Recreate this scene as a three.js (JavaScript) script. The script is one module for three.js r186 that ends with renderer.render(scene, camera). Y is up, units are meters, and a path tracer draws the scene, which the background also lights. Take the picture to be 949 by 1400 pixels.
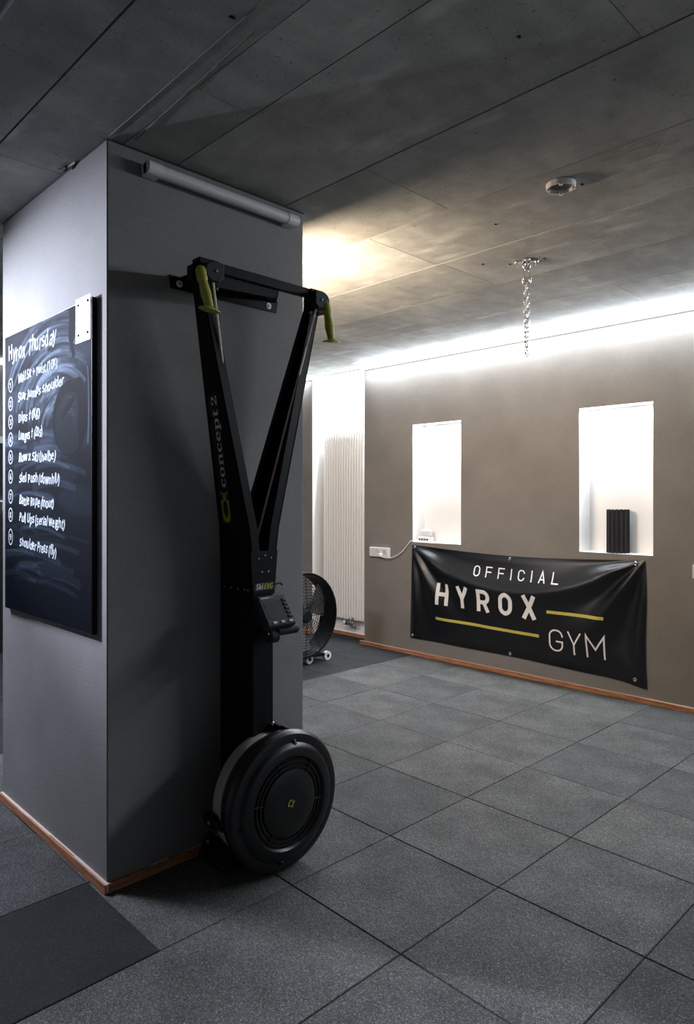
import * as THREE from 'three';
import { ConvexGeometry } from 'three/addons/geometries/ConvexGeometry.js';
import { RoundedBoxGeometry } from 'three/addons/geometries/RoundedBoxGeometry.js';
import { mergeGeometries, toCreasedNormals } from 'three/addons/utils/BufferGeometryUtils.js';
import { RectAreaLightUniformsLib } from 'three/addons/lights/RectAreaLightUniformsLib.js';

// ------------------------------------------------------------------ camera, light, exposure
RectAreaLightUniformsLib.init();
const scene = new THREE.Scene();
scene.background = new THREE.Color(0x000000);
const camera = new THREE.PerspectiveCamera(2 * Math.atan(700 / 944.36) * 180 / Math.PI, 949 / 1400, 0.05, 60);
camera.position.set(0, 1.3272, 0);
camera.rotation.set(0, 0.792, 0);
camera.setViewOffset(949, 1400, 0, 18.6, 949, 1400);          // the lens is shifted a little: the horizon lies above the middle
scene.add(camera);
const renderer = new THREE.WebGLRenderer({ antialias: true });
renderer.toneMapping = THREE.LinearToneMapping;
renderer.toneMappingExposure = 1.13;
renderer.shadowMap.enabled = true;

// room dimensions in metres
const H = 2.543, PX0 = -2.2256, PX1 = -3.2394, PZ0 = -1.0599, PZ1 = -1.9348;   // ceiling, pillar
const ZF = -4.52, FX = -4.354, PIERX = -5.066, ZR = ZF - 0.2;                 // far wall, recess
const XL = -6.4, XR = 1.7, ZB = 2.0;                                          // other walls

function area(name, w, h, color, intensity, pos, target, parent = scene) {
  const l = new THREE.RectAreaLight(color, intensity, w, h); l.name = name;
  l.position.set(...pos); l.lookAt(...target); parent.add(l); return l;
}
const COOL = 0xebf3ff, COLD = 0xe6ebff, WARM = 0xffe4c6;
// strip along the top of the far wall, the short one on the pier, the one in the radiator recess
area('strip_light_far', XR - FX - 0.02, 0.012, COOL, 250, [(XR + FX) / 2, H - 0.0105, ZF + 0.066], [(XR + FX) / 2, H - 0.06, ZF + 0.2]);
area('strip_light_far_down', XR - FX - 0.02, 0.03, COOL, 44, [(XR + FX) / 2, H - 0.0545, ZF + 0.046], [(XR + FX) / 2, 0, ZF + 0.05]);
area('strip_light_far_slant', XR - FX - 0.02, 0.02, COOL, 120, [(XR + FX) / 2, H - 0.056, ZF + 0.07], [(XR + FX) / 2, H - 0.056 - 0.86, ZF + 0.07 + 0.5]);
area('strip_light_pier', 1.2, 0.012, COOL, 270, [PIERX - 0.61, H - 0.0105, ZF + 0.066], [PIERX - 0.61, H - 0.06, ZF + 0.2]);
area('strip_light_pier_down', 1.2, 0.03, COOL, 44, [PIERX - 0.61, H - 0.0545, ZF + 0.046], [PIERX - 0.61, 0, ZF + 0.05]);
area('strip_light_recess', 0.66, 0.024, COOL, 680, [(PIERX + FX) / 2, H - 0.056, ZR + 0.04], [(PIERX + FX) / 2, 0, ZR + 0.14]);
// strip lamps hidden behind the upper edge of the two wall niches
for (const x of [-3.535, -2.03]) area('niche_lamp_light', 0.44, 0.016, COOL, 330, [x, 1.942, ZF - 0.03], [x, 1.0, ZF - 0.085]);
// warm tube lamp on the far side of the pillar
area('tube_light_warm', 0.66, 0.05, WARM, 470, [-2.8, 2.24, PZ1 - 0.066], [-2.8, 2.24, PZ1 - 1]);
// ceiling panel to the left, outside the picture
area('ceiling_panel_light', 0.58, 0.58, COLD, 84, [-4.02, H - 0.034, -0.21], [-4.02, 0, -0.21]);
// spot lamp further left, aimed at the upper part of the pillar's side
{ const l = new THREE.SpotLight(COLD, 74, 0, 0.38, 0.8, 2); l.name = 'spot_light'; l.position.set(-4.83, 2.36, 0.17); l.target.position.set(-2.35, 1.66, -1.06); l.shadow.radius = 2.5; l.castShadow = true; scene.add(l, l.target); }
// strip on the far left wall
area('strip_light_left', 5.2, 0.024, COOL, 85, [XL + 0.036, H - 0.034, -1.9], [XL + 0.2, H - 0.06, -1.9]);

// ------------------------------------------------------------------ helpers
let seed = 7;
const rnd = () => { seed = (seed * 1664525 + 1013904223) >>> 0; return seed / 4294967296; };
const used = {};
function uname(n) { const k = used[n] = (used[n] ?? -1) + 1; return k ? `${n}_${String(k).padStart(3, '0')}` : n; }
const V = (x, y, z) => new THREE.Vector3(x, y, z);
function shadow(o) { o.castShadow = o.receiveShadow = true; return o; }
function tag(o, label, category, group) { o.userData.label = label; o.userData.category = category; if (group) o.userData.group = group; return o; }
function thing(name, label, category, pos = [0, 0, 0], turn = 0, group) {
  const g = new THREE.Group(); g.name = uname(name); g.position.set(...pos); g.rotation.y = turn; scene.add(g); return tag(g, label, category, group);
}
function part(name, geos, mat, parent) {
  const list = (Array.isArray(geos) ? geos : [geos]).map((g) => {
    const n = g.index ? g.toNonIndexed() : g;
    for (const k of Object.keys(n.attributes)) if (!['position', 'normal', 'uv'].includes(k)) n.deleteAttribute(k);
    if (!n.attributes.normal) n.computeVertexNormals();
    if (!n.attributes.uv) boxUV(n);
    return n;
  });
  const m = shadow(new THREE.Mesh(list.length > 1 ? mergeGeometries(list) : list[0], mat));
  m.name = parent ? name : uname(name); (parent || scene).add(m); return m;
}
function struct(name, geos, mat, parent) { const m = part(name, geos, mat, parent); if (!parent) m.userData.kind = 'structure'; return m; }
function structGroup(name) { const g = new THREE.Group(); g.name = uname(name); g.userData.kind = 'structure'; scene.add(g); return g; }
// uv in metres, chosen from the side that a face looks to
function boxUV(g, du = 0, dv = 0) {
  if (g.index) g = g.toNonIndexed();
  if (!g.attributes.normal) g.computeVertexNormals();
  const p = g.attributes.position, n = g.attributes.normal, uv = new Float32Array(p.count * 2);
  for (let i = 0; i < p.count; i++) {
    const a = Math.abs(n.getX(i)), b = Math.abs(n.getY(i)), c = Math.abs(n.getZ(i));
    const [u, v] = b >= a && b >= c ? [p.getX(i), -p.getZ(i)] : a >= c ? [p.getZ(i), p.getY(i)] : [p.getX(i), p.getY(i)];
    uv[2 * i] = u + du; uv[2 * i + 1] = v + dv;
  }
  g.setAttribute('uv', new THREE.BufferAttribute(uv, 2)); return g;
}
function box(x0, x1, y0, y1, z0, z1) {
  const g = new THREE.BoxGeometry(Math.abs(x1 - x0), Math.abs(y1 - y0), Math.abs(z1 - z0)).toNonIndexed();
  g.translate((x0 + x1) / 2, (y0 + y1) / 2, (z0 + z1) / 2); return boxUV(g);
}
function cbox(x0, x1, y0, y1, z0, z1, c = 0.002) {                // box with chamfered edges
  const pts = [], X = [Math.min(x0, x1), Math.max(x0, x1)], Y = [Math.min(y0, y1), Math.max(y0, y1)], Z = [Math.min(z0, z1), Math.max(z0, z1)];
  for (const i of [0, 1]) for (const j of [0, 1]) for (const k of [0, 1]) {
    const a = i ? -c : c, b = j ? -c : c, d = k ? -c : c;
    pts.push(V(X[i], Y[j] + b, Z[k] + d), V(X[i] + a, Y[j], Z[k] + d), V(X[i] + a, Y[j] + b, Z[k]));
  }
  return boxUV(new ConvexGeometry(pts));
}
function rbox(w, h, d, r, x, y, z) { return new RoundedBoxGeometry(w, h, d, 3, r).translate(x, y, z); }
function hull(pts) { return boxUV(new ConvexGeometry(pts.map((p) => V(...p)))); }
function bar(a, b, r, seg = 12, r2 = r) {
  const A = V(...a), B = V(...b), d = B.clone().sub(A), g = new THREE.CylinderGeometry(r2, r, d.length(), seg);
  g.applyQuaternion(new THREE.Quaternion().setFromUnitVectors(V(0, 1, 0), d.clone().normalize()));
  return g.translate(...A.add(B).multiplyScalar(0.5).toArray());
}
function tube(pts, r, seg = 40, rs = 8, closed = false) { return new THREE.TubeGeometry(new THREE.CatmullRomCurve3(pts.map((p) => V(...p)), closed), seg, r, rs, closed); }
function lathe(profile, axis, seg = 48) {                          // profile [radius, along]; axis y or x or z
  const g = toCreasedNormals(new THREE.LatheGeometry(profile.map(([r, t]) => new THREE.Vector2(Math.max(r, 0.0001), t)), seg), 0.6);
  if (axis === 'x') g.rotateZ(-Math.PI / 2);
  if (axis === 'z') g.rotateX(Math.PI / 2);
  return g;
}
function bolt(p, dir, r, h) {                                       // domed round head
  const g = lathe([[0, h], [r * 0.6, h * 0.9], [r, h * 0.45], [r, 0]].reverse(), 'y', 14);
  g.applyQuaternion(new THREE.Quaternion().setFromUnitVectors(V(0, 1, 0), V(...dir).normalize())); return g.translate(...p);
}
function quad(a, b, c, d) {                                        // a lower left, b lower right, c upper right, d upper left
  const g = new THREE.BufferGeometry();
  g.setAttribute('position', new THREE.Float32BufferAttribute([...a, ...b, ...c, ...a, ...c, ...d], 3));
  g.setAttribute('uv', new THREE.Float32BufferAttribute([0, 0, 1, 0, 1, 1, 0, 0, 1, 1, 0, 1], 2));
  g.computeVertexNormals(); return g;
}
// ------------------------------------------------------------------ noise and textures
function hash(x, y, s) { let h = Math.imul(x, 374761393) ^ Math.imul(y, 668265263) ^ Math.imul(s, 1274126177); h = Math.imul(h ^ (h >>> 13), 1274126177); return ((h ^ (h >>> 16)) >>> 0) / 4294967296; }
function vnoise(x, y, px, py, s) {                                  // tiles after px, py cells
  const xi = Math.floor(x), yi = Math.floor(y), fx = x - xi, fy = y - yi, u = fx * fx * (3 - 2 * fx), v = fy * fy * (3 - 2 * fy);
  const w = (a, p) => ((a % p) + p) % p;
  const a = hash(w(xi, px), w(yi, py), s), b = hash(w(xi + 1, px), w(yi, py), s), c = hash(w(xi, px), w(yi + 1, py), s), d = hash(w(xi + 1, px), w(yi + 1, py), s);
  return a + (b - a) * u + (c - a) * v + (a - b - c + d) * u * v;
}
function fbm(x, y, px, py, s, oct = 4) { let r = 0, k = 0.5, t = 0; for (let o = 0; o < oct; o++) { r += k * vnoise(x, y, px, py, s + o); t += k; k *= 0.5; x *= 2; y *= 2; px *= 2; py *= 2; } return r / t; }
const clamp = (x, a = 0, b = 1) => Math.min(b, Math.max(a, x));
function tex(n, m, f, { srgb = false, rx = 1, ry = 1 } = {}) {       // f(u, v) -> grey or [r, g, b], 0..1
  const d = new Uint8Array(n * m * 4);
  for (let y = 0; y < m; y++) for (let x = 0; x < n; x++) {
    const c = f((x + 0.5) / n, (y + 0.5) / m), i = 4 * (y * n + x), g = typeof c === 'number';
    for (let k = 0; k < 3; k++) d[i + k] = 255 * clamp(g ? c : c[k]);
    d[i + 3] = 255;
  }
  const t = new THREE.DataTexture(d, n, m); t.wrapS = t.wrapT = THREE.RepeatWrapping; t.magFilter = THREE.LinearFilter; t.minFilter = THREE.LinearMipmapLinearFilter; t.generateMipmaps = true;
  if (srgb) t.colorSpace = THREE.SRGBColorSpace;
  t.repeat.set(rx, ry); t.needsUpdate = true; return t;
}
function canvasTex(w, h, draw) {
  const c = document.createElement('canvas'); c.width = w; c.height = h; const x = c.getContext('2d'); draw(x, w, h);
  const t = new THREE.CanvasTexture(c); t.colorSpace = THREE.SRGBColorSpace; t.anisotropy = 8; return t;
}
const mat = (color, roughness = 0.6, metalness = 0, extra = {}) => new THREE.MeshStandardMaterial({ color, roughness, metalness, ...extra });
const glow = (color, k) => new THREE.MeshStandardMaterial({ color: 0xffffff, roughness: 0.5, emissive: color, emissiveIntensity: k });

// grey wall paint over fine-grained wallpaper
const paintBump = tex(512, 512, (u, v) => 0.55 * hash(Math.floor(u * 512), Math.floor(v * 512), 3) + 0.45 * vnoise(u * 170, v * 170, 170, 170, 4), { rx: 1.6, ry: 1.6 });
const paintMap = tex(512, 512, (u, v) => { const g = 0.8 + 0.2 * (0.55 * fbm(u * 6, v * 6, 6, 6, 11, 4) + 0.45 * hash(Math.floor(u * 512), Math.floor(v * 512), 5)); return [g, g, g]; }, { srgb: true, rx: 1 / 1.3, ry: 1 / 1.3 });
const M = {};
M.paint = mat(0x8a8a89, 0.82, 0, { map: paintMap, bumpMap: paintBump, bumpScale: 0.0006 });
M.paintFar = mat(0x8a8680, 0.82, 0, { map: paintMap, bumpMap: paintBump, bumpScale: 0.0006 });
M.white = mat(0xe4e3e0, 0.75, 0, { bumpMap: paintBump, bumpScale: 0.0004 });
// fair-faced concrete: clouds, long streaks along the boards, pores
const concrete = (s) => tex(1024, 1024, (u, v) => {
  const cloud = fbm(u * 5, v * 5, 5, 5, s, 5), streak = fbm(u * 3, v * 60, 3, 60, s + 20, 3), fine = hash(Math.floor(u * 1024), Math.floor(v * 1024), s + 40);
  const pore = vnoise(u * 260, v * 260, 260, 260, s + 50) > 0.955 ? 0.25 : 0;
  const pale = clamp((fbm(u * 7, v * 20, 7, 20, s + 60, 4) - 0.68) * 3.0) * 0.2;
  const g = 0.63 + 0.24 * (cloud - 0.5) + 0.13 * (fbm(u * 30, v * 24, 30, 24, s + 80, 3) - 0.5) + 0.03 * (streak - 0.5) + 0.10 * (fine - 0.5) - pore + pale;
  return [g * 0.975, g * 0.985, g * 0.958];
}, { srgb: true, rx: 0.5, ry: 0.5 });
const concreteBump = tex(512, 512, (u, v) => fbm(u * 14, v * 14, 14, 14, 71, 5), { rx: 0.5, ry: 0.5 });
const concreteMaps = [concrete(101), concrete(202)];
M.concrete = [0xffffff, 0xfafafa, 0xfcfbf9, 0xf5f5f6].map((c, i) => mat(c, 0.85, 0, { map: concreteMaps[i % 2], bumpMap: concreteBump, bumpScale: 0.001 }));
// rubber granulate
const rubberMap = (s) => tex(512, 512, (u, v) => {
  const a = vnoise(u * 210, v * 210, 210, 210, s), b = hash(Math.floor(u * 512), Math.floor(v * 512), s + 1), c = fbm(u * 5, v * 5, 5, 5, s + 2, 3);
  const g = 0.215 + 0.34 * a * b + 0.24 * (b > 0.9 ? 1 : 0) * a + 0.14 * (c - 0.5);
  return [g, g * 1.005, g * 0.985];
}, { srgb: true, rx: 1.55, ry: 1.55 });
const rubberBump = tex(512, 512, (u, v) => 0.6 * vnoise(u * 170, v * 170, 170, 170, 31) + 0.4 * hash(Math.floor(u * 512), Math.floor(v * 512), 32), { rx: 1.55, ry: 1.55 });
const rubberMaps = [rubberMap(301), rubberMap(351)];
const rubber = (c, i) => mat(c, 0.9, 0, { map: rubberMaps[i % 2], bumpMap: rubberBump, bumpScale: 0.0016 });
M.tiles = [0xffffff, 0xf0f1f2, 0xdcdfe2].map(rubber);
M.tilesDark = [0x757b83, 0x6c727a].map(rubber);
M.gap = mat(0x0b0c0d, 0.95);
const woodMap = tex(512, 128, (u, v) => { const g = fbm(u * 5, v * 22, 5, 22, 401, 4), f = fbm(u * 16, v * 60, 16, 60, 431, 2); const k = 0.72 + 0.42 * (g - 0.5) + 0.2 * (f - 0.5); return [k, k * 0.8, k * 0.66]; }, { srgb: true, rx: 2, ry: 6 });
M.wood = mat(0xe8c8ac, 0.55, 0, { map: woodMap });
M.paintLine = mat(0xcfc0b4, 0.7);
const dull = (c, ro, k) => new THREE.MeshPhysicalMaterial({ color: c, roughness: ro, specularIntensity: k });
M.black = dull(0x0b0d0e, 0.5, 0.5);
M.blackMatt = mat(0x0b0c0d, 0.7);
M.blackMetal = dull(0x0d1113, 0.5, 0.32);
M.anthracite = dull(0x23292b, 0.6, 0.5);
M.steel = mat(0xcfd2d4, 0.25, 1);
M.zinc = mat(0xb8bab9, 0.36, 1);
M.cord = mat(0xe6dac8, 0.8);
M.green = mat(0xa3a43c, 0.6);
M.greenDark = mat(0x4c521d, 0.8);
M.plastic = mat(0xd9d9d6, 0.35);
M.diffuser = mat(0xcdcfce, 0.4);
M.rad = mat(0xf0f0ee, 0.35);

// ------------------------------------------------------------------ the setting: floor of rubber tiles
const floor = structGroup('floor');
part('subfloor', box(XL - 0.2, XR + 0.2, -0.12, -0.022, ZF - 0.5, ZB + 0.2), M.gap, floor);
{
  const T = 0.5, OX = -1.317, OZ = -2.0258, ty = 0.01284, c = Math.cos(ty), s = Math.sin(ty), gap = 0.0016;
  const shapes = [];
  for (let k = 0; k < 4; k++) { const g = cbox(-T / 2 + gap, T / 2 - gap, -0.022, 0, -T / 2 + gap, T / 2 - gap, 0.002); shapes.push(boxUV(g, rnd() * 3, rnd() * 3)); }
  for (let i = -11; i < 7; i++) for (let j = -9; j < 6; j++) {
    const a = (i + 0.5) * T, b = -(j + 0.5) * T, x = OX + c * a - s * b, z = OZ + s * a + c * b;
    if (x < XL - 0.1 || x > XR - 0.1 || z > ZB - 0.1) continue;
    if (z < ZF - 0.35 || (z < ZF - 0.05 && (x > FX + 0.2 || x < PIERX - 0.2))) continue;
    if (x > PX1 + 0.28 && x < PX0 - 0.28 && z > PZ1 + 0.28 && z < PZ0 - 0.28) continue;
    const dark = x < -3.8 || (x > -2.33 && x < -1.8 && z > -1.06) ;
    const set = dark ? M.tilesDark : M.tiles;
    const long = i === -1 && (j === -2 || j === -3);            // two tiles laid so tight that no joint shows: one piece
    if (long && j === -3) continue;
    const m = shadow(new THREE.Mesh(long ? boxUV(cbox(-T / 2 + gap, T / 2 - gap, -0.022, 0, -T / 2 + gap, 1.5 * T - gap, 0.002)) : shapes[Math.floor(rnd() * 4)], set[Math.floor(rnd() * set.length)]));
    m.name = 'rubber_tile'; m.position.set(x, -0.0016 * rnd(), z); m.rotation.y = -ty; floor.add(m);
  }
}
// ------------------------------------------------------------------ ceiling of board-marked concrete
const ceiling = structGroup('ceiling');
part('slab', box(XL - 0.2, XR + 0.2, H + 0.02, H + 0.16, ZF - 0.5, ZB + 0.2), M.concrete[0], ceiling);
{
  const rows = [[-4.9, -4.36, -1.73], [-4.36, -3.865, -1.73], [-3.865, -3.36, -2.9], [-3.36, -2.86, -2.2], [-2.86, -2.345, -2.23], [-2.345, -1.835, -1.765], [-1.835, -1.33, -2.75], [-1.33, -1.12, -1.77], [-1.12, -0.815, -2.6], [-0.815, -0.3, -1.5], [-0.3, 0.25, -2.1], [0.25, 0.8, -1.2], [0.8, 1.4, -2.0], [1.4, 2.1, -1.4]];
  const wide = (z) => ([-1.835, -0.815, -2.86].includes(z) ? 0.0032 : z === -2.345 || z === -1.33 ? 0.0022 : 0.0013);
  rows.forEach(([z0, z1, xb], r) => {
    const cuts = [XL - 0.1]; for (let x = xb - 4; x < XR; x += 2) if (x > XL + 0.2) cuts.push(x); cuts.push(XR + 0.1);
    for (let k = 0; k + 1 < cuts.length; k++) {
      const drop = 0.0003 * rnd();
      const g = boxUV(cbox(cuts[k] + 0.0008, cuts[k + 1] - 0.0008, H - drop, H + 0.02, z0 + wide(z0), z1 - wide(z1), 0.0007), rnd() * 5, rnd() * 5);
      part('concrete_panel', g, M.concrete[Math.floor(rnd() * 4)], ceiling);
    }
  });
  // burrs left where the formwork met: thin ragged fins
  const fin = (x0, x1, z0, z1, w) => { const pts = []; const n = 24; const gs = []; for (let i = 0; i < n; i++) { const a = i / n, b = (i + 1) / n, wa = w * (0.5 + rnd()); gs.push(box(x0 + (x1 - x0) * a, x0 + (x1 - x0) * b, H - 0.003, H, z0 + (z1 - z0) * (a + b) / 2 - wa / 2, z0 + (z1 - z0) * (a + b) / 2 + wa / 2)); } return gs; };
  part('concrete_burr', fin(PX0 + 0.02, -1.1, PZ0, -1.035, 0.004), mat(0x8d8d88, 0.9), ceiling);
  // pale lime streaks and old anchor holes
  const lime = mat(0xa9a69d, 0.9), sliver = (x, z, l, w) => hull([[x - l, H - 0.0016, z], [x, H - 0.0016, z - w], [x + l, H - 0.0016, z + 0.002], [x + l * 0.2, H - 0.0016, z + w], [x - l * 0.8, H - 0.0004, z], [x, H - 0.0004, z - w * 0.7], [x + l * 0.8, H - 0.0004, z], [x, H - 0.0004, z + w * 0.7]]);
  for (const [x0, x1, z0, z1, n] of [[-1.16, -0.86, -2.62, -2.28, 16], [-1.56, -1.42, -3.2, -3.06, 7], [-1.2, -1.0, -2.75, -2.66, 5]]) for (let k = 0; k < n; k++) part('lime_streak', sliver(x0 + (x1 - x0) * rnd(), z0 + (z1 - z0) * rnd(), 0.015 + 0.055 * rnd(), 0.0012 + 0.0028 * rnd()), lime, ceiling);
  for (const [x, z] of [[-1.268, -2.526], [-1.72, -2.62], [-2.06, -3.02], [-1.79, -3.17], [-1.96, -3.12], [-1.45, -1.02], [-0.98, -1.6]]) part('anchor_hole', bar([x, H - 0.0018, z], [x + 0.004, H + 0.004, z], 0.006 + 0.004 * rnd(), 9), M.gap, ceiling);
  part('concrete_burr', fin(-2.17, -1.45, -1.135, -1.09, 0.006), mat(0x7d7d78, 0.9), ceiling);
}
// ------------------------------------------------------------------ walls
const NICHES = [[-3.785, -3.285], [-2.282, -1.778]], NY0 = 0.958, NY1 = 1.953, ND = 0.16;
{
  const sh = new THREE.Shape([[FX, -0.02], [XR, -0.02], [XR, H + 0.01], [FX, H + 0.01]].map((p) => new THREE.Vector2(...p)));
  for (const [a, b] of NICHES) sh.holes.push(new THREE.Path([[a, NY0], [a, NY1], [b, NY1], [b, NY0]].map((p) => new THREE.Vector2(...p))));
  const g = new THREE.ExtrudeGeometry(sh, { depth: ND, bevelEnabled: false }).translate(0, 0, ZF - ND);
  const w = shadow(new THREE.Mesh(g, [M.paintFar, M.white])); w.name = 'wall_far'; w.userData.kind = 'structure'; scene.add(w);
  const back = box(FX, XR, -0.02, H + 0.01, ZF - ND - 0.12, ZF - ND); part('niche_back', back, M.white, w);
  const pier = box(XL - 0.1, PIERX, -0.02, H + 0.01, ZF - 0.28, ZF);
  const pw = shadow(new THREE.Mesh(pier, M.paintFar)); pw.name = 'wall_pier'; pw.userData.kind = 'structure'; scene.add(pw);
  part('reveal', box(PIERX, PIERX + 0.003, 0, H, ZR, ZF - 0.002), M.white, pw);
  struct('wall_recess', box(PIERX - 0.05, FX + 0.05, -0.02, H + 0.01, ZR - 0.12, ZR), M.white);
  part('reveal', box(FX - 0.003, FX, 0, H, ZR, ZF - 0.002), M.white, w);
  struct('wall_left', box(XL - 0.15, XL, -0.02, H + 0.01, ZF, ZB + 0.1), M.paint);
  struct('wall_right', box(XR, XR + 0.15, -0.02, H + 0.01, ZF, ZB + 0.1), M.paint);
  struct('wall_rear', box(XL - 0.15, XR + 0.15, -0.02, H + 0.01, ZB, ZB + 0.15), M.paint);
}
const pillar = struct('pillar', cbox(PX1, PX0, 0, H - 0.0025, PZ1, PZ0, 0.004), M.paint);
// dark shrinkage joint between pillar and ceiling
part('joint', [box(PX0 - 0.01, PX0 + 0.001, H - 0.006, H - 0.0026, PZ1, PZ0), box(PX1, PX0, H - 0.006, H - 0.0026, PZ0 - 0.01, PZ0 + 0.001)], M.blackMatt, pillar);
// skirting boards
function skirting(name, a, b, out, label) {                        // along x or z, out = side it stands off to
  const t = 0.014, h = 0.032, g = [], l = [];
  if (a[1] === b[1]) { const z = a[1], z1 = z + out * t; g.push(cbox(a[0], b[0], 0, h, z, z1, 0.0015)); for (let x = a[0]; x < b[0] - 0.02; x += 0.11) { const e = Math.min(x + 0.11, b[0]); l.push(box(x, e, h, h + 0.0016, z, z + out * t * (0.45 + 0.4 * rnd()))); } }
  else { const x = a[0], x1 = x + out * t; g.push(cbox(x, x1, 0, h, a[1], b[1], 0.0015)); for (let z = a[1]; z < b[1] - 0.02; z += 0.07) { const e = Math.min(z + 0.07, b[1]); if (rnd() > label) l.push(box(x, x + out * t * (0.3 + 0.5 * rnd()), h, h + 0.0016, z, e)); } }
  const m = struct(name, g, M.wood); if (l.length) part('paint_edge', l, M.paintLine, m); return m;
}
skirting('baseboard_far', [FX - 0.05, ZF], [XR, ZF], 1, 0);
skirting('baseboard_recess', [PIERX + 0.003, ZR], [FX - 0.003, ZR], 1, 0);
skirting('baseboard_pier', [XL, ZF], [PIERX, ZF], 1, 0);
skirting('baseboard_pillar_left', [PX1, PZ0], [PX0 + 0.0135, PZ0], 1, 0);
skirting('baseboard_pillar_front', [PX0, PZ0 - 0.44], [PX0, PZ0 - 0.0005], 1, 0.45);
skirting('baseboard_pillar_front', [PX0, PZ1], [PX0, PZ0 - 0.66], 1, 0.4);
part('filler', [cbox(PX0 + 0.0135, PX0 + 0.0165, 0.006, 0.034, PZ0 + 0.002, PZ0 + 0.010, 0.001), cbox(PX0, PX0 + 0.012, 0.03, 0.052, PZ0 - 0.442, PZ0 - 0.430, 0.002)], M.paintLine, scene.getObjectByName('baseboard_pillar_front'));

// ------------------------------------------------------------------ strip lights
const M_glow = glow(COOL, 2.4);
function strip(label, x0, x1, z, y = H, group) {
  const t = thing('strip_light', label, 'light', [(x0 + x1) / 2, y, z], 0, group), w = (x1 - x0) / 2;
  part('diffuser', [box(-w, w, -0.050, -0.006, 0, 0.062)], M_glow, t);
  part('channel', [box(-w, w, -0.006, 0, 0, 0.062)], M.zinc, t);
  return t;
}
strip('long white LED strip along the top of the wall above the black banner', FX, XR, ZF);
strip('short LED strip on the pier left of the radiator recess', PIERX - 1.2, PIERX, ZF);
strip('LED strip over the white radiator in the bright recess', PIERX + 0.005, FX - 0.005, ZR);
{ const t = strip('LED strip along the top of the wall far left behind the pillar', -2.6, 2.6, 0); t.rotation.y = Math.PI / 2; t.position.set(XL, H, -1.9); }
for (const [k, [a, b]] of NICHES.entries()) {
  const t = thing('niche_lamp', k ? 'thin lamp behind the upper edge of the niche with the black foam roller' : 'thin lamp behind the upper edge of the niche with the white router', 'light', [(a + b) / 2, NY1, ZF - 0.02]);
  part('diffuser', box(-0.25, 0.25, -0.006, -0.002, -0.04, 0.0195), glow(COOL, 2), t);
  part('channel', box(-0.25, 0.25, -0.002, 0, -0.04, 0.0195), M.white, t);
}
// ------------------------------------------------------------------ tube lamps on the pillar
function tubeLamp(label, diff) {
  const t = thing('tube_lamp', label, 'lamp');
  const L = 0.34;                                               // local: length along z, out of the wall along +x
  part('mounting_rail', cbox(0.008, 0.022, -0.012, 0.012, -L + 0.02, L - 0.02, 0.002), M.plastic, t);
  part('diffuser', bar([0.04, 0, -L + 0.04], [0.04, 0, L - 0.045], 0.0215, 24), diff, t);
  for (const s of [-1, 1]) part('end_cap', [bar([0.04, 0, s * L], [0.04, 0, s * (L - 0.055)], 0.0235, 24), cbox(0.0, 0.04, -0.0225, 0.0225, s * L - (s > 0 ? 0.055 : 0), s * L + (s > 0 ? 0 : 0.055), 0.004)], M.plastic, t);
  return t;
}
tubeLamp('unlit white tube lamp at the top of the grey pillar front', M.diffuser).position.set(PX0, 2.474, -1.524);
{ const t = tubeLamp('lit warm white tube lamp on the far side of the pillar', glow(WARM, 3)); t.rotation.y = Math.PI / 2; t.position.set(-2.8, 2.24, PZ1); }
{ const t = thing('ceiling_light', 'square ceiling light panel left of the view in front of the chalkboard', 'light', [-4.02, H, -0.21]);
  part('frame', [box(-0.31, 0.31, -0.03, -0.0025, -0.31, -0.29), box(-0.31, 0.31, -0.03, -0.0025, 0.29, 0.31), box(-0.31, -0.29, -0.03, -0.0025, -0.29, 0.29), box(0.29, 0.31, -0.03, -0.0025, -0.29, 0.29)], M.plastic, t);
  part('diffuser', box(-0.29, 0.29, -0.028, -0.004, -0.29, 0.29), glow(COOL, 2), t); }

{ const t = thing('spot_lamp', 'small ceiling spot lamp left of the view, aimed at the chalkboard side of the pillar', 'lamp', [-4.83, 2.36, 0.17]);
  const d = V(2.48, -0.58, -1.23).normalize(), at = (k) => d.clone().multiplyScalar(k).toArray();
  part('head', bar(at(-0.14), at(-0.02), 0.045, 24), M.black, t); part('lens', bar(at(-0.02), at(-0.016), 0.04, 24), glow(COOL, 3), t); part('stem', bar(at(-0.08), [at(-0.08)[0], H - 2.362, at(-0.08)[2]], 0.008, 10), M.black, t); }

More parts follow.
